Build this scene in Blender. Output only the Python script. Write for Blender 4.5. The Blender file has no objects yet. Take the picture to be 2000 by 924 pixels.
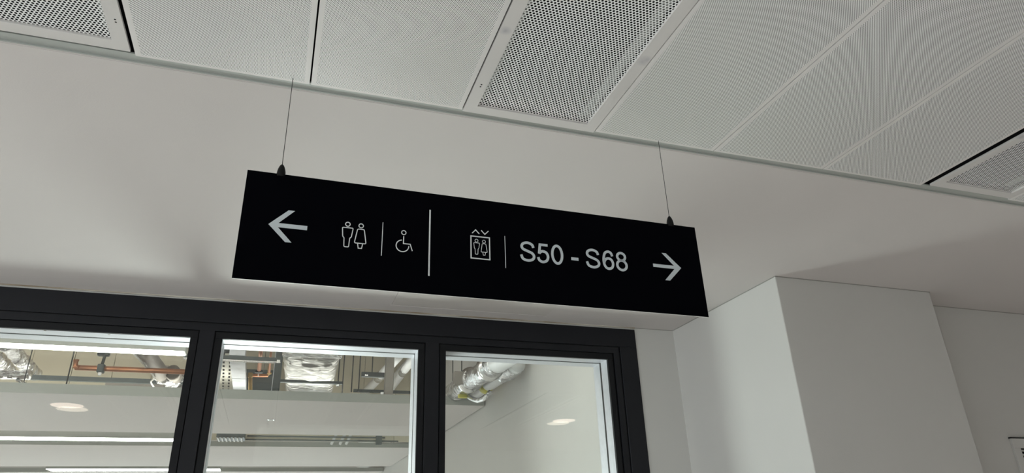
import bpy, bmesh, math, random
from mathutils import Vector, Matrix, noise
random.seed(7)
SC = bpy.context.scene
COL = SC.collection
PI = math.pi

# ------------------------------------------------------------------ camera
FPX, YAW, PITCH, ROLL = 1319.79, 0.3389, 0.4232, -0.0353
CAM = Vector((0.0, 0.0, 1.62))
ca, sa, cb, sb, cc, sc_ = (math.cos(YAW), math.sin(YAW), math.cos(PITCH), math.sin(PITCH), math.cos(ROLL), math.sin(ROLL))
FW = Vector((sa*cb, ca*cb, sb)); _r0 = Vector((ca, -sa, 0)); _u0 = _r0.cross(FW)
RT = cc*_r0 + sc_*_u0
UP = -sc_*_r0 + cc*_u0
cd = bpy.data.cameras.new('camera'); cam = bpy.data.objects.new('camera', cd); COL.objects.link(cam)
cd.sensor_width = 36.0; cd.lens = FPX*36.0/2000.0; cd.clip_start = 0.02; cd.clip_end = 200
cam.matrix_world = Matrix(((RT.x, UP.x, -FW.x, CAM.x), (RT.y, UP.y, -FW.y, CAM.y), (RT.z, UP.z, -FW.z, CAM.z), (0, 0, 0, 1)))
SC.camera = cam

# ------------------------------------------------------------------ sky, daylight, exposure
w = bpy.data.worlds.new('overcast_sky'); SC.world = w; w.use_nodes = True
bg = w.node_tree.nodes['Background']; bg.inputs[0].default_value = (0.93, 0.985, 0.99, 1); bg.inputs[1].default_value = 2.4
def portal(name, loc, rot, sx, sy):
    l = bpy.data.lights.new(name, 'AREA'); l.shape = 'RECTANGLE'; l.size = sx; l.size_y = sy; l.cycles.is_portal = True
    o = bpy.data.objects.new(name, l); COL.objects.link(o); o.location = loc; o.rotation_euler = rot
portal('daylight_opening_corridor', (-7.05, 0.64, 1.3), (0, -PI/2, 0), 2.0, 5.2)
portal('daylight_opening_room', (-2.6, 16.05, 1.35), (-PI/2, 0, 0), 8.6, 2.7)
portal('daylight_opening_behind', (-4.75, -2.2, 1.3), (PI/2, 0, 0), 4.5, 1.9)
def area(name, loc, sx, sy, power, color):
    l = bpy.data.lights.new(name, 'AREA'); l.shape = 'RECTANGLE'; l.size = sx; l.size_y = sy; l.energy = power; l.color = color
    o = bpy.data.objects.new(name, l); COL.objects.link(o); o.location = loc
# unseen low light inferred from the ceiling shadows, work lamp body added: throws its light up through the panes onto the corridor ceiling
WL = Vector((-0.22, 5.1, 1.25)); WAIM = Vector((0.75, 1.7, 2.6))
def inferred_light(power, color):
    l = bpy.data.lights.new('inferred_light_beam', 'AREA'); l.shape = 'RECTANGLE'; l.size = 0.75; l.size_y = 0.55; l.energy = power; l.spread = math.radians(130); l.color = color
    o = bpy.data.objects.new('inferred_light_beam', l); COL.objects.link(o); o.location = WL
    o.rotation_euler = (WAIM-WL).to_track_quat('-Z', 'Y').to_euler()
inferred_light(24, (0.95, 1.0, 0.97))
SC.view_settings.view_transform = 'Standard'; SC.view_settings.look = 'None'
SC.view_settings.gamma = 1.0; SC.view_settings.use_curve_mapping = False
SC.view_settings.exposure = 0.55
SC.cycles.max_bounces = 14; SC.cycles.diffuse_bounces = 8; SC.cycles.transparent_max_bounces = 24; SC.cycles.transmission_bounces = 12
SC.cycles.caustics_reflective = False; SC.cycles.caustics_refractive = False

# ------------------------------------------------------------------ surveying: a sight line of the photograph met with a plane
def _ray(px, py): return FW + RT*((px-1000)/FPX) - UP*((py-462)/FPX)
def at_z(px, py, z):
    d = _ray(px, py); return CAM + d*((z-CAM.z)/d.z)
def at_y(px, py, y):
    d = _ray(px, py); return CAM + d*((y-CAM.y)/d.y)
def at_x(px, py, x):
    d = _ray(px, py); return CAM + d*((x-CAM.x)/d.x)

# ------------------------------------------------------------------ materials
def mat(name, color, rough=0.6, metal=0.0, spec=0.5, var=0.0, vscale=8.0, bump=0.0, bscale=60.0, stretch=(1, 1, 1), emit=None, estr=0.0, bdist=0.01):
    m = bpy.data.materials.new(name); m.use_nodes = True
    nt = m.node_tree; N = nt.nodes; L = nt.links; b = N['Principled BSDF']
    b.inputs['Base Color'].default_value = (*color, 1); b.inputs['Roughness'].default_value = rough
    b.inputs['Metallic'].default_value = metal; b.inputs['Specular IOR Level'].default_value = spec
    if emit:
        b.inputs['Emission Color'].default_value = (*emit, 1); b.inputs['Emission Strength'].default_value = estr
    tc = N.new('ShaderNodeTexCoord'); mp = N.new('ShaderNodeMapping'); mp.inputs['Scale'].default_value = stretch
    L.new(tc.outputs['Object'], mp.inputs[0])
    if var > 0:
        n = N.new('ShaderNodeTexNoise'); n.inputs['Scale'].default_value = vscale; n.inputs['Detail'].default_value = 4
        L.new(mp.outputs[0], n.inputs['Vector'])
        r = N.new('ShaderNodeMapRange'); r.inputs[1].default_value = 0.3; r.inputs[2].default_value = 0.7
        r.inputs[3].default_value = 1-var; r.inputs[4].default_value = 1+var
        L.new(n.outputs['Fac'], r.inputs[0])
        v = N.new('ShaderNodeVectorMath'); v.operation = 'SCALE'; v.inputs[0].default_value = color
        L.new(r.outputs[0], v.inputs['Scale']); L.new(v.outputs[0], b.inputs['Base Color'])
    if bump > 0:
        n = N.new('ShaderNodeTexNoise'); n.inputs['Scale'].default_value = bscale; n.inputs['Detail'].default_value = 5
        L.new(mp.outputs[0], n.inputs['Vector'])
        bp = N.new('ShaderNodeBump'); bp.inputs['Strength'].default_value = bump; bp.inputs['Distance'].default_value = bdist
        L.new(n.outputs['Fac'], bp.inputs['Height']); L.new(bp.outputs[0], b.inputs['Normal'])
    return m

M = {}
M['plaster'] = mat('painted plasterboard', (0.615, 0.588, 0.578), 0.9, spec=0.2, var=0.012, vscale=1.6, bump=0.05, bscale=220)
M['wallpaint'] = mat('wall emulsion', (0.615, 0.615, 0.60), 0.85, spec=0.25, var=0.01, vscale=2, bump=0.04, bscale=200)
M['hatch'] = mat('hatch paint', (0.59, 0.565, 0.545), 0.8, spec=0.25, var=0.01)
M['tilepaint'] = mat('powder coated steel', (0.72, 0.705, 0.70), 0.5, spec=0.4, var=0.01, vscale=5)
M['grillpaint'] = mat('grille enamel', (0.86, 0.87, 0.875), 0.42, spec=0.5)
M['trimgrey'] = mat('grey edge angle', (0.40, 0.425, 0.405), 0.55)
M['seam'] = mat('painted seam shade', (0.33, 0.33, 0.31), 0.9)
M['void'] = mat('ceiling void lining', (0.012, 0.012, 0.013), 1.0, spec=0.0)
M['floor'] = mat('pale floor', (0.80, 0.785, 0.77), 0.6, var=0.04, vscale=2)
M['frame'] = mat('anthracite powder coat', (0.0092, 0.0100, 0.0135), 0.5, spec=0.28, bump=0.03, bscale=500)
M['bead'] = mat('dark glazing bead', (0.0062, 0.0068, 0.0088), 0.5, spec=0.25)
M['alu'] = mat('mill aluminium lining', (0.64, 0.655, 0.71), 0.42, metal=0.25, var=0.06, vscale=6, stretch=(0.4, 6, 6))
M['gasket'] = mat('black gasket', (0.006, 0.006, 0.006), 0.7)
M['black'] = mat('matt black sign face', (0.0013, 0.0014, 0.0028), 0.85, spec=0.03)
M['signedge'] = mat('pale sign edge', (0.82, 0.82, 0.80), 0.5)
M['print'] = mat('pale vinyl', (0.62, 0.68, 0.72), 0.5, spec=0.3, bump=0.02, bscale=900)
M['printline'] = mat('white vinyl', (0.80, 0.83, 0.84), 0.5, spec=0.3)
M['clampblack'] = mat('black nylon', (0.006, 0.006, 0.006), 0.6, spec=0.2)
M['wire'] = mat('braided steel wire', (0.055, 0.055, 0.055), 0.5, metal=0.5)
M['raft'] = mat('raft board', (0.70, 0.672, 0.665), 0.85, spec=0.2, var=0.015, vscale=1.2)
M['roomwall'] = mat('room wall emulsion', (0.585, 0.575, 0.555), 0.85, spec=0.2, var=0.012)
M['raftedge'] = mat('raft edge trim', (0.47, 0.48, 0.45), 0.7)
M['concrete'] = mat('timber marked soffit', (0.40, 0.345, 0.30), 0.8, var=0.12, vscale=1.6, stretch=(1, 5, 1), bump=0.2, bscale=30)
M['concrete2'] = mat('darker soffit board', (0.35, 0.30, 0.265), 0.8, var=0.14, vscale=1.4, stretch=(1, 5, 1), bump=0.2, bscale=30)
M['cream'] = mat('cream bulkhead board', (0.62, 0.575, 0.45), 0.8, var=0.05, vscale=2)
M['foil'] = mat('crumpled foil', (0.76, 0.76, 0.77), 0.22, metal=0.97, var=0.25, vscale=9, bump=1.0, bscale=14, bdist=0.05)
M['foilstretch'] = mat('creased duct foil', (0.90, 0.89, 0.86), 0.28, metal=0.8, var=0.2, vscale=5, stretch=(1, 5, 1), bump=1.0, bscale=5, bdist=0.06)
M['lagging'] = mat('white pipe lagging', (0.78, 0.79, 0.80), 0.4, var=0.04)
M['galv'] = mat('galvanised steel', (0.66, 0.68, 0.72), 0.42, metal=0.5, var=0.12, vscale=10)
M['galvdark'] = mat('dark galvanised strut', (0.10, 0.115, 0.115), 0.5, metal=0.4, var=0.1)
M['greyduct'] = mat('grey brown duct', (0.36, 0.33, 0.30), 0.45, metal=0.5, var=0.12, vscale=5, bump=0.2, bscale=40)
M['copper'] = mat('copper pipe', (0.72, 0.32, 0.17), 0.32, metal=0.8, var=0.12)
M['brass'] = mat('yellow pipe', (0.66, 0.44, 0.16), 0.45, metal=0.3, var=0.1)
M['darksteel'] = mat('dark rod steel', (0.035, 0.04, 0.04), 0.5, metal=0.3)
M['whiteplastic'] = mat('white plastic', (0.80, 0.80, 0.77), 0.45)
M['traysteel'] = mat('pale slotted tray', (0.66, 0.64, 0.56), 0.5, var=0.05)
M['cable'] = mat('white cable', (0.85, 0.84, 0.80), 0.5)
M['yellow'] = mat('yellow label', (0.75, 0.70, 0.15), 0.6)
M['chrome'] = mat('bright clip', (0.9, 0.9, 0.9), 0.2, metal=1.0)
M['led'] = mat('linear light diffuser', (0.9, 0.9, 0.85), 0.5, emit=(1.0, 0.98, 0.92), estr=8.5)
M['led2'] = mat('added batten diffuser', (0.9, 0.9, 0.85), 0.5, emit=(1.0, 0.97, 0.90), estr=4.5)
M['led3'] = mat('added upward glow', (0.9, 0.9, 0.85), 0.5, emit=(1.0, 0.97, 0.90), estr=2.0)
M['led4'] = mat('added raft light', (0.9, 0.9, 0.85), 0.5, emit=(1.0, 0.96, 0.90), estr=5.0)
M['lamp'] = mat('downlight diffuser', (0.9, 0.85, 0.8), 0.5, emit=(1.0, 0.80, 0.68), estr=4.5)

def perf_material():
    m = bpy.data.materials.new('fine perforated steel'); m.use_nodes = True
    nt = m.node_tree; N = nt.nodes; L = nt.links; b = N['Principled BSDF']
    b.inputs['Roughness'].default_value = 0.5
    tc = N.new('ShaderNodeTexCoord'); sp = N.new('ShaderNodeSeparateXYZ'); L.new(tc.outputs['Object'], sp.inputs[0])
    P = 0.00375
    def mth(op, a, b_=None, c=None):
        n = N.new('ShaderNodeMath'); n.operation = op
        for i, v in enumerate((a, b_, c)):
            if v is None: continue
            if isinstance(v, (int, float)): n.inputs[i].default_value = v
            else: L.new(v, n.inputs[i])
        return n.outputs[0]
    k = 1/(math.sqrt(2)*P)
    a = mth('MULTIPLY', mth('ADD', sp.outputs[0], sp.outputs[1]), k)
    c = mth('MULTIPLY', mth('SUBTRACT', sp.outputs[0], sp.outputs[1]), k)
    fa = mth('SUBTRACT', mth('FRACT', a), 0.5); fc = mth('SUBTRACT', mth('FRACT', c), 0.5)
    d = mth('SQRT', mth('ADD', mth('MULTIPLY', fa, fa), mth('MULTIPLY', fc, fc)))
    h = mth('LESS_THAN', d, 0.34)
    mx = N.new('ShaderNodeMix'); mx.data_type = 'RGBA'
    L.new(h, mx.inputs['Factor']); mx.inputs['A'].default_value = (0.93, 0.935, 0.93, 1); mx.inputs['B'].default_value = (0.015, 0.016, 0.016, 1)
    L.new(mx.outputs['Result'], b.inputs['Base Color'])
    return m
M['perf'] = perf_material()

def frame_scuff():
    # enamel with a small grey smudge baked into it at one spot (a stain, in object space)
    m = mat('grille frame enamel', (0.64, 0.625, 0.615), 0.5, spec=0.4)
    nt = m.node_tree; N = nt.nodes; L = nt.links; b = N['Principled BSDF']
    tc = N.new('ShaderNodeTexCoord'); n = N.new('ShaderNodeTexNoise'); n.inputs['Scale'].default_value = 45
    L.new(tc.outputs['Object'], n.inputs['Vector'])
    prev = None
    for (x, y, r) in ((0.183, 0.568, 0.022), (-0.183, 0.563, 0.017)):
        d = N.new('ShaderNodeVectorMath'); d.operation = 'DISTANCE'; L.new(tc.outputs['Object'], d.inputs[0]); d.inputs[1].default_value = (x, y, 0.0)
        mr = N.new('ShaderNodeMapRange'); mr.inputs[1].default_value = r; mr.inputs[2].default_value = 0.0; mr.inputs[3].default_value = 0; mr.inputs[4].default_value = 1.2
        L.new(d.outputs['Value'], mr.inputs[0])
        prev = mr if prev is None else (prev, mr)
    ad = N.new('ShaderNodeMath'); ad.operation = 'ADD'; L.new(prev[0].outputs[0], ad.inputs[0]); L.new(prev[1].outputs[0], ad.inputs[1])
    mu = N.new('ShaderNodeMath'); mu.operation = 'MULTIPLY'; L.new(ad.outputs[0], mu.inputs[0]); L.new(n.outputs['Fac'], mu.inputs[1]); mu.use_clamp = True
    mx = N.new('ShaderNodeMix'); mx.data_type = 'RGBA'; L.new(mu.outputs[0], mx.inputs['Factor'])
    mx.inputs['A'].default_value = (0.64, 0.625, 0.615, 1); mx.inputs['B'].default_value = (0.33, 0.33, 0.38, 1)
    L.new(mx.outputs['Result'], b.inputs['Base Color'])
    return m
M['grillframe'] = frame_scuff()

def sealant_material():
    m = mat('stained sealant', (0.60, 0.585, 0.55), 0.7)
    nt = m.node_tree; N = nt.nodes; L = nt.links; b = N['Principled BSDF']
    tc = N.new('ShaderNodeTexCoord'); mp = N.new('ShaderNodeMapping'); mp.inputs['Scale'].default_value = (3.5, 40, 60)
    L.new(tc.outputs['Object'], mp.inputs[0])
    n = N.new('ShaderNodeTexNoise'); n.inputs['Scale'].default_value = 1.0; n.inputs['Detail'].default_value = 6
    L.new(mp.outputs[0], n.inputs['Vector'])
    r = N.new('ShaderNodeValToRGB'); L.new(n.outputs['Fac'], r.inputs[0])
    r.color_ramp.elements[0].position = 0.36; r.color_ramp.elements[0].color = (0.22, 0.155, 0.09, 1)
    r.color_ramp.elements[1].position = 0.58; r.color_ramp.elements[1].color = (0.56, 0.53, 0.47, 1)
    L.new(r.outputs[0], b.inputs['Base Color'])
    return m
M['sealant'] = sealant_material()

def glass_material():
    m = bpy.data.materials.new('clear glazing'); m.use_nodes = True
    nt = m.node_tree; N = nt.nodes; L = nt.links; N.remove(N['Principled BSDF'])
    out = N['Material Output']; t = N.new('ShaderNodeBsdfTransparent'); t.inputs[0].default_value = (0.975, 0.99, 0.98, 1)
    g = N.new('ShaderNodeBsdfGlossy'); g.inputs['Roughness'].default_value = 0.0
    ge = N.new('ShaderNodeNewGeometry'); dt = N.new('ShaderNodeVectorMath'); dt.operation = 'DOT_PRODUCT'
    L.new(ge.outputs['Incoming'], dt.inputs[0]); L.new(ge.outputs['Normal'], dt.inputs[1])
    prev = dt.outputs['Value']
    for op, v, sw in (('ABSOLUTE', None, 0), ('SUBTRACT', 1.0, 1), ('POWER', 5.0, 0), ('MULTIPLY', 0.96, 0), ('ADD', 0.04, 0)):
        n = N.new('ShaderNodeMath'); n.operation = op; n.use_clamp = True
        L.new(prev, n.inputs[1 if sw else 0])
        if v is not None: n.inputs[0 if sw else 1].default_value = v
        prev = n.outputs[0]; f = n
    x = N.new('ShaderNodeMixShader'); L.new(f.outputs[0], x.inputs[0]); L.new(t.outputs[0], x.inputs[1]); L.new(g.outputs[0], x.inputs[2])
    L.new(x.outputs[0], out.inputs[0])
    return m
M['glass'] = glass_material()

# ------------------------------------------------------------------ builders
def tag(o, label=None, cat=None, group=None, kind=None):
    if label: o['label'] = label
    if cat: o['category'] = cat
    if group: o['group'] = group
    if kind: o['kind'] = kind
    return o
def wloc(o):
    v = Vector((0, 0, 0))
    while o is not None: v += o.location; o = o.parent
    return v
def thing(name, loc, label=None, cat=None, group=None, kind=None):
    o = bpy.data.objects.new(name, None); COL.objects.link(o); o.location = loc; o.empty_display_size = 0.05
    return tag(o, label, cat, group, kind)
def obj(name, bm, m, parent=None, smooth=False, recalc=True):
    if recalc: bmesh.ops.recalc_face_normals(bm, faces=bm.faces[:])
    if parent is not None: org = wloc(parent)
    else:
        vs = [v.co for v in bm.verts]
        org = Vector(((min(v.x for v in vs)+max(v.x for v in vs))/2, (min(v.y for v in vs)+max(v.y for v in vs))/2, min(v.z for v in vs)))
    bmesh.ops.translate(bm, verts=bm.verts[:], vec=-org)
    me = bpy.data.meshes.new(name); bm.to_mesh(me); bm.free()
    for mm in (m if isinstance(m, (list, tuple)) else [m]): me.materials.append(mm)
    if smooth:
        for p in me.polygons: p.use_smooth = True
    o = bpy.data.objects.new(name, me); COL.objects.link(o)
    if parent is not None: o.parent = parent
    else: o.location = org
    return o
def box(bm, x0, x1, y0, y1, z0, z1, mi=0):
    vs = [bm.verts.new((x, y, z)) for z in (z0, z1) for y in (y0, y1) for x in (x0, x1)]
    for f in ((0, 2, 3, 1), (4, 5, 7, 6), (0, 1, 5, 4), (2, 6, 7, 3), (0, 4, 6, 2), (1, 3, 7, 5)):
        fc = bm.faces.new([vs[i] for i in f]); fc.material_index = mi
def bx(*a):
    bm = bmesh.new(); box(bm, *a); return bm
def bevelled(bm, r=0.002, seg=2):
    bmesh.ops.bevel(bm, geom=bm.edges[:], offset=r, segments=seg, affect='EDGES', profile=0.5); return bm
def sweep(bm, path, prof, caps=True, jitter=0.0, seed=0, mi=0, up=Vector((0, 0, 1))):
    """profile (list of 2D points; first along side, second along up) carried along a 3-D path"""
    path = [Vector(p) for p in path]; rings = []
    for i, p in enumerate(path):
        d = (path[min(i+1, len(path)-1)] - path[max(i-1, 0)]).normalized()
        u = up if abs(d.dot(up)) < 0.95 else Vector((0, 1, 0))
        s = d.cross(u).normalized(); t = s.cross(d).normalized()
        ring = []
        for j, (a, b) in enumerate(prof):
            k = 1.0
            if jitter: k += jitter*(0.7*noise.noise(Vector((p.x*9+seed, p.y*9+j*.31, p.z*9+b*9))) + 0.9*abs(noise.noise(Vector((p.x*24+seed, p.y*24+a*24, p.z*24+b*24)))) - 0.18)
            ring.append(bm.verts.new(p + s*a*k + t*b*k))
        rings.append(ring)
    n = len(prof)
    for a, b in zip(rings, rings[1:]):
        for j in range(n):
            f = bm.faces.new((a[j], a[(j+1) % n], b[(j+1) % n], b[j])); f.material_index = mi
    if caps:
        bm.faces.new(rings[0][::-1]); bm.faces.new(rings[-1])
    return bm
def circ(r, n=14): return [(r*math.cos(2*PI*i/n), r*math.sin(2*PI*i/n)) for i in range(n)]
def rrect(w_, h_, r, n=4):
    out = []
    for cx, cy, a0 in ((w_/2-r, h_/2-r, 0), (-w_/2+r, h_/2-r, 90), (-w_/2+r, -h_/2+r, 180), (w_/2-r, -h_/2+r, 270)):
        for i in range(n+1):
            a = math.radians(a0+90*i/n); out.append((cx+r*math.cos(a), cy+r*math.sin(a)))
    return out
def lerp_path(a, b, n):
    a, b = Vector(a), Vector(b); return [a.lerp(b, i/n) for i in range(n+1)]
def catmull(pts, n=6):
    P = [Vector(p) for p in pts]; out = []
    for i in range(len(P)-1):
        p0 = P[max(i-1, 0)]; p1 = P[i]; p2 = P[i+1]; p3 = P[min(i+2, len(P)-1)]
        for k in range(n):
            t = k/n
            out.append(0.5*((2*p1)+(p2-p0)*t+(2*p0-5*p1+4*p2-p3)*t*t+(3*p1-p0-3*p2+p3)*t**3))
    out.append(P[-1]); return out
def lathe(bm, c, prof, n=24, axis='z'):
    rings = []
    for r, h in prof:
        rings.append([bm.verts.new((c[0]+r*math.cos(2*PI*i/n), c[1]+r*math.sin(2*PI*i/n), c[2]+h)) for i in range(n)])
    for a, b in zip(rings, rings[1:]):
        for i in range(n): bm.faces.new((a[i], a[(i+1) % n], b[(i+1) % n], b[i]))
    bm.faces.new(rings[0][::-1]); bm.faces.new(rings[-1]); return bm

# ================================================================== SETTING: corridor
CZ = 2.70                    # underside of the plasterboard
YW = 3.283                   # glazed wall, corridor face
YE = 1.495                   # edge of the metal ceiling
XC = 2.1225                  # side of the projecting wall
YP = 2.378; XD = 3.064; YB = 2.548
struct = lambda name, bm, m, parent=None: tag(obj(name, bm, m, parent), kind='structure')
FRX = 1.869                  # right outer edge of the window frame

struct('floor', bx(-7, 8, -2, 16, -0.06, 0), M['floor'])
# plasterboard border of the ceiling with a hole for the access hatch
HX0, HX1, HY0, HY1 = 0.482, 1.296, 2.375, 3.185
bm = bmesh.new()
box(bm, -7, HX0, YE+0.034, YW+0.1, CZ, CZ+0.0125)
box(bm, HX1, 8, YE+0.034, YW+0.1, CZ, CZ+0.0125)
box(bm, HX0, HX1, YE+0.034, HY0, CZ, CZ+0.0125)
box(bm, HX0, HX1, HY1, YW+0.1, CZ, CZ+0.0125)
box(bm, -7, 8, -2, -0.32, CZ, CZ+0.0125)
box(bm, -7, 8, YE+0.030, YE+0.034, CZ+0.0008, CZ+0.0125)
ceiling = struct('ceiling', bm, M['plaster'])
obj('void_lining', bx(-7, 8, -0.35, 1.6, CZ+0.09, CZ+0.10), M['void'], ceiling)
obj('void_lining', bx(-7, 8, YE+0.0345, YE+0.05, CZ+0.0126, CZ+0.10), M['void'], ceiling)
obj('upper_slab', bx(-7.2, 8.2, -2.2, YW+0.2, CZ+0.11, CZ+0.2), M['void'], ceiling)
bm = bx(HX0+0.0015, HX1-0.0015, HY0+0.0015, HY1-0.0015, CZ-0.0012, CZ+0.010)
tag(obj('access_panel', bm, M['hatch'], ceiling), 'slightly warmer flush hatch with a hairline joint')
# hatch rim: thin raised bead on the side nearest the window
bm = bmesh.new(); box(bm, HX0-0.006, HX1+0.006, HY1+0.004, HY1+0.010, CZ-0.0015, CZ+0.003)
obj('hatch_bead', bm, M['plaster'], ceiling)
# grey edge angle in the gap between metal tiles and plasterboard
bm = bmesh.new()
box(bm, -7, 8, YE+0.001, YE+0.030, CZ+0.006, CZ+0.010)
box(bm, -7, 8, YE+0.0265, YE+0.030, CZ+0.0015, CZ+0.006)
tag(obj('edge_angle', bm, M['trimgrey'], ceiling), 'grey metal edge angle')

# glazed wall (corridor side) : pieces of plaster round the frame
HEADZ = 2.686
bm = bmesh.new()
box(bm, -7, FRX, YW, YW+0.22, HEADZ, CZ)                 # strip over the frame
box(bm, FRX, XC, YW, YW+0.22, 0, CZ)                     # pier to the right of the frame
box(bm, -7, -3.62, YW, YW+0.22, 0, CZ)
struct('wall_back', bm, M['wallpaint'])
bm = bmesh.new(); box(bm, -3.6, FRX+0.005, YW-0.006, YW+0.0, CZ-0.0055, CZ-0.0002)
struct('trim_1', bm, M['sealant'])
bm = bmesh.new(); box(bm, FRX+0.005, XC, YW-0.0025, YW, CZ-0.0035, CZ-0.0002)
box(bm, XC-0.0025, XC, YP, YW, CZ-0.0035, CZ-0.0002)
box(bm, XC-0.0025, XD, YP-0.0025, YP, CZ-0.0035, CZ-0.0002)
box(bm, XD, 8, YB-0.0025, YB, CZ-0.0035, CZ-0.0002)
struct('trim_shade', bm, M['seam'])  # dark strip standing in for the shadow line where walls meet the ceiling
# projecting wall on the right and the wall beyond
bm = bmesh.new(); box(bm, XC, XD, YP, YW+0.22, 0, CZ)
bevelled(bm, 0.004, 2)
struct('wall_right', bm, M['wallpaint'])
bm = bmesh.new(); box(bm, XD-0.02, 8, YB, YB+0.2, 0, CZ); struct('wall_right', bm, M['wallpaint'])
bm = bmesh.new(); box(bm, -2.5, 8, -2.15, -2, 0, CZ); box(bm, -7, -2.5, -2.15, -2, 0, 0.35); box(bm, -7, -2.5, -2.15, -2, 2.25, CZ)
for k in range(3): box(bm, -6.0+k*1.2, -5.94+k*1.2, -2.12, -2.03, 0.35, 2.25)
struct('wall_front', bm, M['wallpaint'])
bm = bmesh.new(); box(bm, -7.15, -7, -2, YW+0.2, 0, 0.1); box(bm, -7.15, -7, -2, YW+0.2, 2.5, CZ)
struct('wall_end', bm, M['wallpaint'])
struct('wall_end', bx(8, 8.15, -2, YB+0.2, 0, CZ), M['wallpaint'])

# ------------------------------------------------------------------ metal ceiling tiles
JX = [-0.4098, -0.0052, 0.3962, 0.7930, 1.1974, 1.6151, 2.0413]
YT = -0.30
def tile(x0, x1, gap0=0.0020, gap1=0.0020):
    bm = bmesh.new(); x0 += gap0; x1 -= gap1; bo = 0.0125; by = 0.008
    xs = [x0, x0+bo, x1-bo, x1]; ys = [YT, YT+by, YE-by, YE]
    V = [[bm.verts.new((x, y, CZ)) for x in xs] for y in ys]
    for j in range(3):
        for i in range(3):
            f = bm.faces.new((V[j][i], V[j+1][i], V[j+1][i+1], V[j][i+1])); f.material_index = 1 if (i == 1 and j == 1) else 0
    T = [bm.verts.new((x, y, CZ+0.03)) for x, y in ((x0, YT), (x1, YT), (x1, YE), (x0, YE))]
    B = [V[0][0], V[0][3], V[3][3], V[3][0]]
    V0 = [V[0], [r[3] for r in V], V[3][::-1], [r[0] for r in V][::-1]]
    for k in range(4):
        side = V0[k]; a, b = T[k], T[(k+1) % 4]
        bm.faces.new(side + [b, a])
    return obj('ceiling_panel', bm, [M['tilepaint'], M['perf']], ceiling, recalc=False)
def run(xs):
    for a, b in zip(xs, xs[1:]): tile(a, b)
tile(JX[0], JX[1], 0.005)
tile(JX[1], JX[2]); tile(JX[3], JX[4]); tile(JX[4], JX[5]); tile(JX[5], JX[6], 0.0015, 0.005)
left = [-0.813-0.4*i for i in range(0, 14)]
skip = {3, 7, 11}
for i, (b, a) in enumerate(zip(left, left[1:])):
    tile(a, b)
right = [2.455+0.405*i for i in range(0, 13)]
for a, b in zip(right, right[1:]): tile(a, b)

# ------------------------------------------------------------------ large perforated grilles, real holes
def hole_sheet(x0, x1, y0, y1, z, pitch=0.00857, r=0.0029):
    rowh = 0.00733
    xs = []; verts = []; faces = []
    hexo = []
    for k in range(12):
        a = math.radians(30*k)
        # hexagonal cell, flat sides facing +-x : corner at 30,90,...; edge mids at 0,60,...
        if k % 2 == 0: R = pitch/2
        else: R = pitch/2/math.cos(math.radians(30))
        hexo.append((R*math.cos(a), R*math.sin(a)*rowh/(pitch*math.sqrt(3)/2)))
    ins = [(r*math.cos(math.radians(30*k)), r*math.sin(math.radians(30*k))) for k in range(12)]
    j = 0; y = y0
    while y < y1:
        x = x0 + (pitch/2 if j % 2 else 0)
        while x < x1:
            b = len(verts)
            verts.extend([(x+a, y+c, z) for a, c in hexo]); verts.extend([(x+a, y+c, z) for a, c in ins])
            for k in range(12):
                k2 = (k+1) % 12
                faces.append((b+k, b+12+k, b+12+k2, b+k2))
            x += pitch
        y += rowh; j += 1
    return verts, faces
GRILLE_MESH = {}
def grille(x0, x1, ye, label, border=0.0335):
    cx = (x0+x1)/2
    t = thing('ceiling_grille', (cx, 0.6, CZ), label, 'vent', 'perforated grilles in the metal ceiling')
    key = round(x1-x0, 3)
    yb0, yb1 = YT+0.03, ye-0.033
    bm = bmesh.new()
    xi0, xi1 = x0+border, x1-border
    h = 0.007; zt = CZ+h; zb = CZ+0.0
    box(bm, x0, xi0, YT, ye, zb, zt); box(bm, xi1, x1, YT, ye, zb, zt)
    box(bm, xi0, xi1, yb1, ye, zb, zt); box(bm, xi0, xi1, YT, yb0, zb, zt)
    obj('frame', bm, M['grillframe'], t)
    if x0 > 1.9: obj('gap_shade', bx(x0+0.001, x0+0.004, YT, ye, CZ+0.007, CZ+0.045), M['void'], t)  # black upstand standing in for the shade inside the gap
    # inner ledge seen through the outer rows of holes
    bm = bmesh.new(); g = 0.020
    box(bm, xi0-0.004, xi0+g, yb0, yb1, CZ+0.030, CZ+0.034); box(bm, xi1-g, xi1+0.004, yb0, yb1, CZ+0.030, CZ+0.034)
    obj('ledge', bm, M['trimgrey'], t)
    v, f = hole_sheet(xi0-0.004, xi1+0.006, yb0-0.004, yb1+0.004, CZ+0.0055)
    org = wloc(t)
    me = bpy.data.meshes.new('perforated_sheet'); me.from_pydata([(a-org.x, b-org.y, c-org.z) for a, b, c in v], [], f); me.materials.append(M['grillpaint'])
    o = bpy.data.objects.new('perforated_sheet', me); COL.objects.link(o); o.parent = t
    for dx, dy in ((-0.0, 0), (0.0, -0.009)):
        bm = bmesh.new()
        lathe(bm, (x1-0.014 if x0 < 0 else x0+0.017, 1.383+dy, CZ-0.0006), [(0.0015, 0), (0.0024, 0.0006)], 8)
        if x1 < 2.2: obj('rivet', bm, M['clampblack'], t)
        else: bm.free()
    return t
grille(-0.809, -0.4145, 1.483, 'white perforated ceiling grille at the left edge of the picture')
grille(JX[2]+0.002, JX[3]-0.001, 1.501, 'white coarse perforated ceiling grille above the middle of the black sign')
grille(2.0720, 2.4530, 1.487, 'coarse perforated ceiling grille at the right edge beside a black gap')

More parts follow.
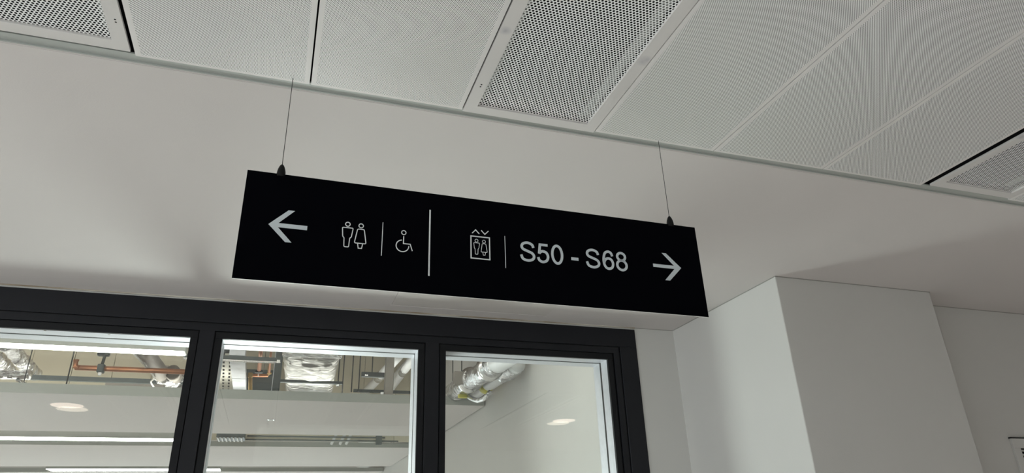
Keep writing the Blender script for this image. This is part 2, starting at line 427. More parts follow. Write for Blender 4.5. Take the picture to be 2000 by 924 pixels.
# ------------------------------------------------------------------ downlights (seen mirrored in the glass)
def downlight(x, y, z, label, r=0.115, up=0.0):
    t = thing('downlight', (x, y, z), label, 'light', 'round corridor downlights')
    bm = bmesh.new(); lathe(bm, (x, y, z-0.004), [(r+0.008, 0.004), (r+0.008, 0), (r, 0), (r, 0.003)], 32); obj('rim', bm, M['whiteplastic'], t)
    bm = bmesh.new(); lathe(bm, (x, y, z-0.0055), [(r-0.004, 0), (r-0.002, 0.0015)], 32); obj('diffuser', bm, M['lamp'], t)
    l = bpy.data.lights.new('downlight_beam', 'SPOT'); l.energy = 70; l.color = (1.0, 0.92, 0.86); l.spot_size = math.radians(118); l.spot_blend = 0.8; l.shadow_soft_size = 0.08
    lo = bpy.data.objects.new('downlight_beam', l); COL.objects.link(lo); lo.parent = t; lo.location = (0, 0, -0.02)
for x, y, s in ((-1.555, 0.444, 'left of the camera'), (2.724, 0.25, 'right of the camera'), (-5.8, 0.5, 'at the bright far left end'), (6.6, 0.3, 'at the far right end')):
    downlight(x, y, CZ, 'round warm downlight in the metal ceiling '+s)

# ================================================================== GLAZED SCREEN
win = thing('window_1', ((-3.6+FRX)/2, YW, 0), kind='structure')
YF = YW-0.008          # face of the outer band
def ring_boxes(bm, x0, x1, z0, z1, wd, y0, y1):
    box(bm, x0, x1, y0, y1, z1-wd, z1); box(bm, x0, x1, y0, y1, z0, z0+wd)
    box(bm, x0, x0+wd, y0, y1, z0+wd, z1-wd); box(bm, x1-wd, x1, y0, y1, z0+wd, z1-wd)
bm = bmesh.new(); ring_boxes(bm, -3.6, FRX, 0.0, HEADZ, 0.103, YF, YW+0.006)
bevelled(bm, 0.0015, 1)
obj('outer_frame', bm, M['frame'], win)
Z2 = 2.583; X2 = FRX-0.1045
bm = bmesh.new(); ring_boxes(bm, -3.505, X2+0.01, 0.09, Z2+0.01, 0.02, YW+0.006, YW+0.010); obj('gasket', bm, M['gasket'], win)
bm = bmesh.new(); ring_boxes(bm, -3.495, X2-0.0045, 0.105, Z2-0.0045, 0.033, YW-0.001, YW+0.012)
obj('inner_frame', bm, M['frame'], win)
mull = [(-2.42, -2.35), (-1.395, -1.329), (-0.3705, -0.3065), (0.676, 0.746)]
panes = [(-3.455, -2.42), (-2.35, -1.395), (-1.329, -0.3705), (-0.3065, 0.676), (0.746, 1.7245)]
ZB, ZTOP = 0.145, 2.5465
for a, b in mull:
    bm = bx(a, b, YW-0.0015, YW+0.012, ZB, ZTOP); bevelled(bm, 0.001, 1)
    obj('mullion', bm, M['frame'], win)
bd = 0.0355
for i, (a, b) in enumerate(panes):
    g = 0.0042
    bm = bmesh.new()
    ring_boxes(bm, a+g, b-g, ZB+g, ZTOP-g, bd-g, YW+0.003, YW+0.02)
    bevelled(bm, 0.001, 1)
    obj('glazing_bead', bm, M['bead'], win)
    bm = bmesh.new(); ring_boxes(bm, a-0.001, b+0.001, ZB-0.001, ZTOP+0.001, 0.006, YW+0.012, YW+0.016)
    obj('gasket', bm, M['gasket'], win)
    ia, ib, iz0, iz1 = a+bd, b-bd, ZB+bd, ZTOP-bd
    # aluminium lining: two profiles with a black gasket line between
    for y0, y1 in ((YW+0.02, YW+0.092), (YW+0.111, YW+0.19)):
        bm = bmesh.new(); ring_boxes(bm, ia-0.03, ib+0.03, iz0-0.03, iz1+0.03, 0.030, y0, y1)
        tag(obj('lining', bm, M['alu'], win), 'bare aluminium reveal lining')
    bm = bmesh.new(); ring_boxes(bm, ia-0.02, ib+0.02, iz0-0.02, iz1+0.02, 0.0185, YW+0.092, YW+0.111)
    obj('gasket', bm, M['gasket'], win)
    if i != 99:
        for yg in (YW+0.022, YW+0.1005):
            bm = bmesh.new(); box(bm, ia-0.012, ib+0.012, yg, yg+0.004, iz0-0.012, iz1+0.012)
            tag(obj('glass_pane', bm, M['glass'], win), 'clear glass pane')
# wall mass between panes behind the frame
bm = bmesh.new()
for a, b in [(-3.6, -3.45)] + mull + [(1.72, FRX)]:
    box(bm, a+(-0.004), b+0.004, YW+0.021, YW+0.19, 0, HEADZ)
box(bm, -3.6, FRX, YW+0.021, YW+0.19, ZTOP-0.004, HEADZ+0.0); box(bm, -3.6, FRX, YW+0.021, YW+0.19, 0, ZB)
obj('frame_core', bm, M['frame'], win)
# small drill marks in the head lining
for px, py in ((88, 646), (213, 653.5), (573, 672)):
    p = at_z(px, py, ZTOP-bd)
    bm = bmesh.new(); lathe(bm, (p.x, p.y, ZTOP-bd-0.0008), [(0.0055, 0), (0.006, 0.0012)], 10)
    obj('drill_plug', bm, M['greyduct'], win)

# ================================================================== THE ROOM BEHIND THE GLASS
SZ = 3.90; XR = 1.80
rw = bmesh.new(); box(rw, XR, XR+0.12, YW+0.22, 16, 0, SZ); struct('wall_side', rw, M['roomwall'])
bm = bmesh.new(); box(bm, -7, XR, 16, 16.15, 0, 0.3); box(bm, -7, XR, 16, 16.15, 2.65, SZ+.1); struct('wall_far', bm, M['raft'])
struct('wall_left', bx(-7.15, -7, 4.6, 16, 0, SZ), M['raft'])
rb = bmesh.new(); box(rb, -7, XR, YW+0.19, YW+0.22, CZ, SZ); struct('wall_upper', rb, M['raft'])
# soffit built of boards
sof = thing('ceiling', (-2.6, 6.2, SZ), kind='structure')
tag(obj('slab', bx(-7, XR+0.1, YW+0.2, 16, SZ+0.03, SZ+0.12), M['concrete2'], sof), 'soffit slab')
k = 0; y = YW+0.22
while y < 8.6:
    x = -3.6 - (0.35 if k % 2 else 0)
    while x < XR:
        x1 = min(x+1.22, XR)
        o = obj('soffit_board', bx(x+0.004, x1-0.004, y+0.004, min(y+0.30, 8.6)-0.004, SZ+0.004*((k*7+int(x*3)) % 3), SZ+0.03), M['concrete'] if (k*3+int((x+9)*2)) % 4 else M['concrete2'], sof)
        x += 1.22
    y += 0.30; k += 1
# bulkhead over the gap between the first two rafts
bk = thing('wall_bulkhead', (-2.6, 8.6, 2.77), kind='structure')
x = -7.0; k = 0
while x < XR:
    x1 = min(x+0.40, XR)
    obj('bulkhead_board', bx(x+0.003, x1-0.003, 8.60-0.003*(k % 2), 8.63, 2.775, SZ), M['cream'], bk); x += 0.40; k += 1

def raft(y0, y1, z, h, label, x0=-6.2, x1=1.785):
    t = thing('ceiling_raft', ((x0+x1)/2, (y0+y1)/2, z), label, 'ceiling panel', None)
    obj('board', bx(x0, x1, y0+0.004, y1-0.004, z, z+0.02), M['raft'], t)
    bm = bmesh.new(); box(bm, x0, x1, y0, y0+0.004, z-0.0005, z+h); box(bm, x0, x1, y1-0.004, y1, z-0.0005, z+h)
    obj('edge_trim', bm, M['raftedge'], t)
    obj('top_board', bx(x0, x1, y0+0.004, y1-0.004, z+0.04, z+h-0.01), M['raft'], t)
    return t
raft(5.985, 7.92, 2.75, 0.075, 'nearest pale suspended ceiling raft beyond the glass, with a small round cap')
raft(8.935, 11.18, 2.75, 0.056, 'second pale suspended ceiling raft beyond the glass, behind the nearest one')
raft(11.95, 14.2, 2.75, 0.06, 'third suspended ceiling raft, only its grey edge showing at the bottom of the panes')
# small flush cap in raft 1
p = at_z(529.5, 819.5, 2.75)
t = thing('sprinkler_cap', (p.x, p.y, 2.748), 'small white round cap flush in the nearest ceiling raft', 'sprinkler')
bm = bmesh.new(); lathe(bm, (p.x, p.y, 2.744), [(0.030, 0), (0.034, 0.003), (0.034, 0.006)], 20); obj('cap', bm, M['chrome'], t)
bm = bmesh.new(); lathe(bm, (p.x, p.y, 2.740), [(0.018, 0), (0.020, 0.004)], 16); obj('centre_disc', bm, M['whiteplastic'], t)

def linear_light(x0, x1, y, z, label, wd=0.10, h=0.06, led='led'):
    t = thing('linear_light', ((x0+x1)/2, y, z), label, 'light', 'linear lights between the ceiling rafts')
    bm = bmesh.new(); box(bm, x0-0.01, x1+0.01, y-wd/2-0.004, y+wd/2+0.004, z+0.001, z+h); obj('housing', bm, M['raftedge'], t)
    bm = bmesh.new(); box(bm, x0, x1, y-wd/2, y+wd/2, z-0.004, z+0.001); obj('diffuser', bm, M[led], t)
    bm = bmesh.new(); box(bm, x0, x1, y-wd/2, y+wd/2, z+h, z+h+0.004); obj('added_top_glow', bm, M['led3'], t)  # upward glow added to light the void above the rafts
    for xx in (x0+0.3, x1-0.3): obj('suspension_wire', sweep(bmesh.new(), [(xx, y, z+h), (xx, y, SZ)], circ(0.0015, 6)), M['wire'], t)
    return t
linear_light(-5.0, 1.4, 4.1, 3.72, 'added unseen batten light close to the glass high above the window head', 0.22, 0.05, 'led2')  # unseen batten, added to brighten the floor near the glass
t = thing('added_uplight', (-1.7, 6.9, 2.826), 'added unseen uplight trough lying on top of the nearest raft', 'light')
obj('trough', bx(-5.2, 1.5, 6.78, 7.02, 2.826, 2.85), M['galv'], t); obj('diffuser', bx(-5.15, 1.45, 6.80, 7.0, 2.85, 2.856), M['led4'], t)  # unseen trough, added to light the pipes and soffit above the raft
t = thing('added_edge_batten', (-1.7, 7.7, 2.826), 'added unseen batten lying along the rear edge of the nearest raft top', 'light')
obj('body', bx(-5.2, 1.6, 7.66, 7.70, 2.826, 2.876), M['galv'], t); obj('diffuser', bx(-5.15, 1.55, 7.70, 7.706, 2.83, 2.874), M['led4'], t)  # unseen glowing batten, added to brighten the bulkhead
pe = at_z(360, 690.5, 2.80)
linear_light(-5.2, pe.x, pe.y, 2.80, 'nearest bright linear ceiling light at the top of the left pane', 0.105, 0.055)
p2 = at_z(411, 862, 2.77); linear_light(-5.6, p2.x, at_z(200, 858, 2.74).y, 2.74, 'second linear light shining in the gap behind the nearest raft', 0.21, 0.07)
p3a = at_z(95, 918, 2.75); p3 = at_z(430, 918, 2.75); linear_light(p3a.x, p3.x, p3.y-0.02, 2.75, 'third and farthest linear light in the gap past the second raft', 0.30, 0.05)

dn = (WAIM-WL).normalized(); q0 = WL-dn*0.03
t = thing('added_lamp', (q0.x, q0.y, 0.0), 'added unseen lamp on a tripod standing on the floor behind the glass', 'lamp')  # tripod and head are invented to carry the inferred light
obj('pole', sweep(bmesh.new(), [(q0.x, q0.y, 0.35), (q0.x, q0.y, 1.15)], circ(0.015, 10)), M['galv'], t)
for a_ in (90, 210, 330): obj('leg', sweep(bmesh.new(), [(q0.x, q0.y, 0.55), (q0.x+0.4*math.cos(math.radians(a_)), q0.y+0.4*math.sin(math.radians(a_)), 0.01)], circ(0.010, 8)), M['galv'], t)
bm = bmesh.new(); sweep(bm, [q0-dn*0.06, q0], rrect(0.80, 0.50, 0.03, 3)); obj('lamp_head', bm, M['clampblack'], t)

# ---- services above the rafts -------------------------------------------------
def tube(name, path, r, m, label=None, cat=None, parent=None, n=14, jit=0.0, seed=0, group=None, smooth=True):
    bm = bmesh.new(); sweep(bm, path, circ(r, n), jitter=jit, seed=seed)
    o = obj(name, bm, m, parent, smooth=smooth)
    if label: tag(o, label, cat, group)
    return o
def rod(px, py0, y, label, top=SZ, r=0.0055):
    p = at_y(px, py0, y)
    o = tube('hanger_rod', [(p.x, p.y, p.z), (p.x, p.y, top)], r, M['darksteel'], label, 'rod', group='threaded hanger rods above the rafts', n=8)
    return p
# big creased foil duct, middle pane
a = at_z(602, 790, 3.10); b = at_z(612, 640, 3.10)
t = thing('foil_duct', (a.x, a.y, 2.95), 'wide silver foil wrapped air duct above the raft in the middle pane', 'duct')
path = lerp_path(a+Vector((0, 0, 0.16)), b+Vector((0, 0, 0.16)), 110)
bm = bmesh.new()
prof = [q for p0, p1 in zip(rrect(0.47, 0.30, 0.07, 5), rrect(0.47, 0.30, 0.07, 5)[1:]+rrect(0.47, 0.30, 0.07, 5)[:1]) for q in ([p0] if math.hypot(p0[0]-p1[0], p0[1]-p1[1]) < 0.05 else [(p0[0]+(p1[0]-p0[0])*k/8, p0[1]+(p1[1]-p0[1])*k/8) for k in range(8)])]
rings = []
for i, q in enumerate(path):
    s = 1.0 + 0.03*math.sin(i*0.7) + 0.03*noise.noise(Vector((i*.25, 0, 3)))
    fold = lambda u, v: 0.030*abs(noise.noise(Vector((u*5+2, i*.33, v*5)))) + 0.012*noise.noise(Vector((u*16, i*.8, v*16)))
    d = (path[-1]-path[0]).normalized(); sd = d.cross(Vector((0, 0, 1))).normalized()
    rings.append([bm.verts.new(q+sd*u*s+Vector((0, 0, v*s+math.copysign(fold(u, v), v)))) for u, v in prof])
for r0, r1 in zip(rings, rings[1:]):
    for j in range(len(prof)): bm.faces.new((r0[j], r0[(j+1) % len(prof)], r1[(j+1) % len(prof)], r1[j]))
bm.faces.new(rings[0][::-1]); bm.faces.new(rings[-1])
obj('foil_jacket', bm, M['foilstretch'], t, smooth=True)
p = at_z(600, 745.5, 3.085)
obj('support_bar', bx(p.x-0.30, p.x+0.33, p.y-0.02, p.y+0.02, 3.07, 3.095), M['galvdark'], t)
for dx in (-0.28, 0.29):
    bm = bmesh.new(); sweep(bm, [(p.x+dx, p.y, 3.05), (p.x+dx, p.y, SZ)], circ(0.006, 8)); obj('rod', bm, M['darksteel'], t)
    bm = bmesh.new(); lathe(bm, (p.x+dx, p.y, 3.052), [(0.016, 0), (0.016, 0.014)], 6); obj('nut', bm, M['chrome'], t)
p = at_z(610, 697, 3.10)
obj('joint_band', bx(p.x-0.245, p.x+0.245, p.y-0.02, p.y+0.02, 3.098, 3.42), M['foil'], t)

# free hanging rods
for i, (px, py, y) in enumerate(((686, 766, 6.3), (700, 765, 6.3), (668, 768, 6.8), (128, 757, 6.3), (902, 792, 6.3), (884, 800, 6.6))):
    rod(px, py, y, ['black hanger rod just right of the silver foil duct, the left of a close pair', 'black hanger rod right of the foil duct, right of a close pair', 'short dark rod nearest the right side of the foil duct', 'dark hanger rod left of the copper pipe in the left pane', 'dark hanger rod in front of the silver pipe in the right pane', 'thin dark hanger rod near the left edge of the right pane'][i], top=SZ)
p = at_y(128, 757, 6.3)
bm = bmesh.new(); box(bm, p.x-0.022, p.x+0.022, p.y-0.02, p.y+0.02, p.z-0.01, p.z+0.02); tag(obj('rod_foot', bm, M['galvdark']), 'small bracket at the foot of the left pane hanger rod', 'bracket')

# rectangular galvanised trunking running away in the middle pane
a = at_z(469, 776, 3.05); b = at_z(463, 694, 3.05)
t = thing('cable_trunking', (a.x, a.y, 3.05), 'flat pale grey metal trunking between the slotted tray and yellow pipe', 'trunking')
bm = bmesh.new(); sweep(bm, [a, a.lerp(b, 0.5)], [(-0.058, 0), (0.058, 0), (0.058, 0.06), (-0.058, 0.06)]); obj('channel', bm, M['galv'], t)
bm = bmesh.new(); sweep(bm, [a.lerp(b, 0.505), b], [(-0.060, 0.0), (0.060, 0.0), (0.060, 0.06), (-0.060, 0.06)]); obj('cover', bm, M['galv'], t)
# slotted cable tray
a = at_z(440, 780, 3.15); b = at_z(444, 690, 3.15)
t = thing('cable_tray', (a.x, a.y, 3.05), 'pale slotted cable tray at the left of the middle pane', 'cable tray')
d = b-a; sd = Vector((1, 0, 0))
L_ = d.length; nrow = 14; ncol = 4; wd = 0.21
bm = bmesh.new()
def P_(u, v, h=0.0): return a + d*(u) + sd*(v*wd-wd/2) + Vector((0, 0, h))
def q_(u0, u1, v0, v1):
    vs = [bm.verts.new(P_(*c)) for c in ((u0, v0), (u1, v0), (u1, v1), (u0, v1))]; bm.faces.new(vs)
for c in range(ncol):
    v0 = c/ncol; vm0 = v0+0.085; vm1 = v0+0.165; v1 = v0+1/ncol
    q_(0, 1, v0, vm0); q_(0, 1, vm1, v1)
    for r_ in range(nrow):
        u0 = r_/nrow; off = 0.25 if c % 2 else 0
        q_(u0, u0+0.45/nrow, vm0, vm1)
obj('tray_bed', bm, M['traysteel'], t, recalc=False)
bm = bmesh.new(); sweep(bm, [P_(0, 0), P_(1, 0)], [(-0.002, 0), (0.002, 0), (0.002, 0.05), (-0.002, 0.05)]); sweep(bm, [P_(0, 1), P_(1, 1)], [(-0.002, 0), (0.002, 0), (0.002, 0.05), (-0.002, 0.05)])
obj('side_rail', bm, M['traysteel'], t)
obj('cable_bundle', sweep(bmesh.new(), [P_(0, .5, .03), P_(1, .5, .03)], rrect(0.15, 0.03, 0.01, 2)), M['darksteel'], t)
# cross strut carrying them
p0 = at_y(426, 700, at_z(480, 703, 3.02).y); p1 = at_y(548, 708, p0.y)
t = thing('channel_strut', (p0.x, p0.y, p0.z), 'dark horizontal channel strut across the top left of the middle pane', 'strut')
zc = (p0.z+p1.z)/2
obj('channel', bx(p0.x-0.25, p1.x, p0.y-0.02, p0.y+0.02, zc-0.005, zc+0.028), M['galvdark'], t)
obj('lip', bx(p0.x-0.25, p1.x, p0.y-0.023, p0.y+0.02, zc-0.012, zc-0.006), M['chrome'], t)
obj('end_nut', bx(p1.x-0.03, p1.x-0.005, p0.y-0.03, p0.y-0.02, zc-0.018, zc+0.008), M['chrome'], t)
for dx in (0.18, 0.62): 
    if p0.x+dx < p1.x: obj('rod', sweep(bmesh.new(), [(p0.x+dx, p0.y+.03, zc), (p0.x+dx, p0.y+.03, SZ)], circ(0.006, 8)), M['darksteel'], t)
# white junction box
p = at_z(464, 688, 3.24)
t = thing('junction_box', (p.x, p.y, 3.24), 'white junction box at the top left corner of the middle pane', 'junction box')
bm = bx(p.x-0.072, p.x+0.072, p.y-0.10, p.y+0.055, 3.24, 3.30); bevelled(bm, 0.008, 2); obj('body', bm, M['whiteplastic'], t)
obj('lid_screw', lathe(bmesh.new(), (p.x+0.045, p.y-0.06, 3.236), [(0.006, 0), (0.006, 0.005)], 8), M['greyduct'], t)
# copper and yellow pipes in the middle pane
a = at_z(506, 724, 3.10); b = at_z(512, 660, 3.10)
t = thing('copper_pipe', (a.x, a.y, 3.1), 'short pink copper pipe with black clip beside the foil duct', 'pipe')
obj('pipe', sweep(bmesh.new(), [a, b], circ(0.017, 12)), M['copper'], t, smooth=True)
bm = bmesh.new(); lathe(bm, (a.x, a.y, a.z-0.02), [(0.035, 0), (0.035, 0.02)], 12); obj('clip', bm, M['darksteel'], t)
obj('clip_bolt', bx(a.x-0.006, a.x+0.006, a.y-0.004, a.y+0.012, a.z-0.05, a.z-0.02), M['chrome'], t)
a = at_z(526, 728, 3.12); b = at_z(531, 668, 3.12)
t = thing('copper_pipe', (a.x, a.y, 3.1), 'thin pale copper pipe just left of the dark vertical strut', 'pipe')
obj('pipe', sweep(bmesh.new(), [a, b], circ(0.010, 10)), M['copper'], t, smooth=True)
c = at_z(525, 734, 3.12); obj('clip', lathe(bmesh.new(), (a.x, a.y, a.z-0.012), [(0.020, 0), (0.020, 0.012)], 10), M['brass'], t)
yy = at_z(500, 734, 3.10).y
P1 = at_y(489, 772, yy); P2 = at_y(489, 733, yy); P3 = at_y(524, 733.5, yy); P4 = at_y(525, 716, yy)
t = thing('gas_pipe', (P1.x, yy, P1.z), 'yellow angled pipe hanging below the copper pipes in the middle pane', 'pipe')
obj('drop', sweep(bmesh.new(), [P1, P2], circ(0.017, 12)), M['brass'], t, smooth=True)
obj('cross_run', sweep(bmesh.new(), [P2, P3], circ(0.015, 12)), M['copper'], t, smooth=True)
obj('elbow', bevelled(bx(P2.x-0.022, P2.x+0.022, yy-0.022, yy+0.022, P2.z-0.025, P2.z+0.022), 0.01, 2), M['brass'], t, smooth=True)
obj('upstand', sweep(bmesh.new(), [P3, P4], circ(0.010, 10)), M['brass'], t, smooth=True)
# dark vertical strut and grey plate (behind them darker grey box duct)
yy = 6.15
a = at_y(537, 775, yy); b = at_y(543, 670, yy)
t = thing('vertical_strut', (a.x, yy, a.z), 'dark grey upright channel at the left of the foil duct', 'strut')
obj('channel', bx(a.x-0.030, a.x+0.030, yy-0.02, yy+0.02, a.z, SZ), M['galvdark'], t)
obj('edge', bx(a.x-0.036, a.x-0.030, yy-0.02, yy+0.02, a.z, SZ), M['galv'], t)
a = at_y(511, 752, 8.0)
t = tag(obj('air_duct', bx(a.x-0.17, a.x+0.17, 7.7, 8.5, a.z-0.15, a.z+0.10), M['galvdark']), 'dark brown box duct behind the yellow pipe', 'duct')
# hanging grey plate and the white lagged pipes
yy = 6.05
a = at_y(759, 770, yy); b = at_y(757, 690, yy)
t = thing('duct_drop', (a.x, yy, a.z), 'grey brown upright duct in front of the white lagged pipes', 'duct')
obj('casing', bevelled(bx(a.x-0.036, a.x+0.040, yy, yy+0.06, 2.826, b.z+0.03), 0.004, 1), M['greyduct'], t)
obj('foil_collar', sweep(bmesh.new(), [(a.x, yy+.03, b.z+0.03), (a.x, yy+.03, SZ)], rrect(0.075, 0.06, 0.02, 3), jitter=0.15), M['foil'], t, smooth=True)
obj('foot_bolt', lathe(bmesh.new(), (a.x-0.055, yy+0.01, a.z-0.005), [(0.016, 0), (0.018, 0.02)], 10), M['chrome'], t)
def lagged(pa, pb, z, r, label, coup=0.5):
    z += 0.33; r *= 1.2
    a = at_z(*pa, z); b = at_z(*pb, z); t = thing('lagged_pipe', (a.x, a.y, z), label, 'pipe', 'white lagged pipes running to the right wall')
    obj('jacket', sweep(bmesh.new(), [a, b], circ(r, 16)), M['lagging'], t, smooth=True)
    m0 = a.lerp(b, coup-0.035); m1 = a.lerp(b, coup+0.035)
    obj('foil_coupling', sweep(bmesh.new(), lerp_path(m0, m1, 5), circ(r*1.07, 16), jitter=0.10), M['foil'], t, smooth=True)
lagged((700, 782), (800, 672), 3.02, 0.040, 'left white lagged pipe climbing rightwards behind the grey drop', 0.50)
lagged((722, 790), (825, 680), 3.22, 0.038, 'middle white lagged pipe behind the grey drop')
lagged((748, 780), (822, 680), 3.02, 0.036, 'right white lagged pipe at the right of the grey drop', 0.62)
# dark bracket
a = at_y(706, 731, 6.6); b = at_y(742, 733, 6.6)
t = thing('angle_bracket', (a.x, 6.6, a.z), 'dark angle bracket left of the white lagged pipes', 'bracket')
obj('arm', bx(a.x, b.x+0.1, 6.58, 6.62, a.z-0.025, a.z+0.020), M['galvdark'], t)
obj('hanger', sweep(bmesh.new(), [(a.x+0.10, 6.6, a.z), (a.x+0.10, 6.6, SZ)], circ(0.005, 8)), M['darksteel'], t)
obj('bolt', bx(a.x+0.03, a.x+0.06, 6.573, 6.58, a.z-0.018, a.z-0.008), M['chrome'], t)
a = at_y(690, 766, 6.35); b = at_y(806, 771, 6.35)
tag(obj('channel_strut', bx(a.x, b.x+0.4, 6.33, 6.36, a.z, a.z+0.025), M['galvdark']), 'dark strut lying just above the raft edge in the middle pane', 'strut')

# ---- left pane
yy = 6.15
P0 = at_y(149, 703, yy); P1 = at_y(147, 718, yy); P2 = at_y(375, 727, yy)
P2.z = P1.z
t = thing('copper_pipe', (P1.x, yy, P1.z), 'long horizontal copper pipe with an upturned end in the left pane', 'pipe')
obj('pipe', sweep(bmesh.new(), [P1, P2], circ(0.021, 14)), M['copper'], t, smooth=True)
obj('elbow', sweep(bmesh.new(), [P1+Vector((0.03, 0, 0)), P1+Vector((0, 0, 0.008)), P0], circ(0.022, 14)), M['copper'], t, smooth=True)
a = at_y(197, 722, yy)
t = thing('pipe_clamp', (a.x, yy, P1.z), 'dark valve clamp on the copper pipe in the left pane', 'clamp')
obj('body', bevelled(bx(a.x-0.025, a.x+0.025, yy-0.032, yy+0.03, P1.z-0.035, P1.z+0.033), 0.008, 2), M['galvdark'], t)
obj('stem', sweep(bmesh.new(), [(a.x, yy, P1.z+0.02), (a.x+0.01, yy, P1.z+0.14)], circ(0.012, 8)), M['darksteel'], t)
obj('handle', bevelled(bx(a.x-0.05, a.x+0.04, yy-0.01, yy+0.02, P1.z+0.10, P1.z+0.14), 0.008, 1), M['darksteel'], t)
obj('shiny_nut', lathe(bmesh.new(), (a.x, yy-0.01, P1.z-0.058), [(0.012, 0), (0.014, 0.026)], 8), M['chrome'], t)
# grey duct with foil elbow
z = 3.10
a = at_z(268, 672, z); b = at_z(322, 738, z); c = at_z(345, 790, z)
t = thing('flexible_duct', (b.x, b.y, z), 'grey duct with a crumpled foil elbow at the right of the left pane', 'duct')
obj('duct', sweep(bmesh.new(), lerp_path(a, b, 10), circ(0.066, 18), jitter=0.03), M['greyduct'], t, smooth=True)
e0 = at_z(318, 732, z); e1 = at_z(350, 745, z)
obj('foil_elbow', sweep(bmesh.new(), catmull([e0, at_z(333, 738, z), at_z(343, 750, z), c], 12), circ(0.085, 26), jitter=0.4, seed=3), M['foil'], t, smooth=True)
obj('foil_collar', sweep(bmesh.new(), lerp_path(at_z(338, 727, z), at_z(352, 775, z), 6), circ(0.060, 16), jitter=0.25, seed=9), M['greyduct'], t, smooth=True)
z2 = 3.02
cab = catmull([at_z(262, 692, z2), at_z(284, 715, z2), at_z(301, 737, z2), at_z(295, 747, z2), at_z(307, 764, z2), at_z(312, 774, z2)], 6)
obj('cable', sweep(bmesh.new(), cab, circ(0.007, 8)), M['cable'], t, smooth=True)
# two foil ducts at the far left
for (pa, pb, r, s, lab) in (((12, 672), (68, 731), 0.062, 1, 'crumpled foil duct slanting down at the left of the left pane'), ((-32, 672), (16, 722), 0.062, 5, 'second foil duct cut by the left edge of the picture')):
    a = at_z(*pa, 3.15); b = at_z(*pb, 3.15)
    t = thing('foil_duct', (b.x, b.y, 3.15), lab, 'duct')
    obj('foil_jacket', sweep(bmesh.new(), lerp_path(a, b, 44), circ(r*0.9, 28), jitter=0.28, seed=s), M['foil'], t, smooth=True)
a = at_z(-40, 731, 3.02); b = at_z(60, 733, 3.02)
tag(obj('foil_duct', sweep(bmesh.new(), lerp_path(a, b, 34), circ(0.036, 22), jitter=0.35, seed=12), M['foil'], smooth=True), 'horizontal foil duct joining the slanting ones at far left', 'duct')
# horizontal strut and trunking over raft edge
yy = 7.0
a = at_y(40, 737, yy); b = at_y(372, 746, yy); zz = (a.z+b.z)/2
tag(obj('channel_strut', bx(a.x, b.x, yy, yy+0.04, zz-0.02, zz+0.02), M['galvdark']), 'long dark strut below the copper pipe in the left pane', 'strut')
a = at_y(205, 753, 7.3); b = at_y(330, 757, 7.3)
tag(obj('cable_trunking', bx(a.x, b.x, 7.3, 7.4, a.z-0.075, a.z+0.045), M['greyduct']), 'dark grey trunking just above the raft in the left pane', 'trunking')
a = at_y(32, 741, 6.5)
t = thing('clip_bracket', (a.x, 6.5, a.z), 'small bright and dark clip under the left foil ducts', 'bracket')
obj('arm', sweep(bmesh.new(), [at_y(33, 740, 6.5), at_y(44, 748, 6.5), at_y(58, 753, 6.5)], circ(0.012, 8)), M['galvdark'], t)
obj('hanger', sweep(bmesh.new(), [at_y(46, 748, 6.5), Vector((at_y(46, 748, 6.5).x, 6.5, SZ))], circ(0.004, 8)), M['darksteel'], t)
obj('clip', sweep(bmesh.new(), [at_y(32, 743, 6.48), at_y(41, 744, 6.48), at_y(47, 750, 6.48)], circ(0.008, 8)), M['chrome'], t)

# ---- right pane: pipe cluster beside the wall
def ypipe(p0, p1, xp, r, m, name, label, jit=0.0, seed=0, parent=None, n=24, steps=26):
    a = at_x(*p0, xp); b = at_x(*p1, xp)
    o = obj(name, sweep(bmesh.new(), lerp_path(a, b, steps), circ(r, n), jitter=jit, seed=seed), m, parent, smooth=True)
    if label: tag(o, label)
    return a, b
xp = 1.52
a0 = at_x(872, 772, xp)
t = thing('insulated_pipe', (a0.x, a0.y, a0.z), 'large shiny foil clad pipe with clamps in the right pane', 'pipe')
ypipe((868, 782), (925, 738), xp, 0.088, M['foil'], 'lower_jacket', None, 0.12, 2, t)
ypipe((922, 742), (972, 708), xp, 0.082, M['foil'], 'middle_jacket', None, 0.12, 3, t)
ypipe((968, 711), (1035, 668), xp, 0.078, M['lagging'], 'upper_jacket', 'smooth white lagging', 0.01, 4, t)
ypipe((952, 722), (960, 717), xp, 0.100, M['chrome'], 'clamp', None, 0.04, 5, t, 20, 2)
ypipe((913, 747), (921, 741), xp, 0.105, M['chrome'], 'clamp', None, 0.04, 6, t, 20, 2)
a = at_x(906, 741, 1.46)
obj('bracket', bevelled(bx(a.x-0.09, a.x, a.y-0.03, a.y+0.03, a.z-0.05, a.z+0.06), 0.004, 1), M['greyduct'], t)
xq = 1.68
a0 = at_x(930, 760, xq)
t = thing('lagged_pipe', (a0.x, a0.y, a0.z), 'second pale pipe with foil joints right of the large foil clad pipe', 'pipe')
ypipe((925, 772), (962, 745), xq, 0.050, M['lagging'], 'lower_jacket', None, 0.02, 2, t)
ypipe((958, 748), (1012, 712), xq, 0.058, M['lagging'], 'jacket', None, 0.02, 3, t)
ypipe((985, 731), (1006, 716), xq, 0.068, M['foil'], 'foil_joint', None, 0.15, 8, t)
ypipe((947, 757), (953, 752), xq, 0.056, M['yellow'], 'yellow_band', 'yellow marker band', 0.0, 8, t, 16, 2)
a = at_x(925, 782, 1.6); b = at_x(955, 768, 1.6)
t = thing('flexible_hose', (a.x, a.y, a.z), 'short looping foil hose under the pipes at the right wall', 'hose')
obj('hose', sweep(bmesh.new(), catmull([at_x(908, 768, 1.55), at_x(918, 776, 1.55), at_x(932, 782, 1.56), at_x(948, 777, 1.58), at_x(958, 765, 1.62)], 6), circ(0.020, 12), jitter=0.15), M['foil'], t, smooth=True)
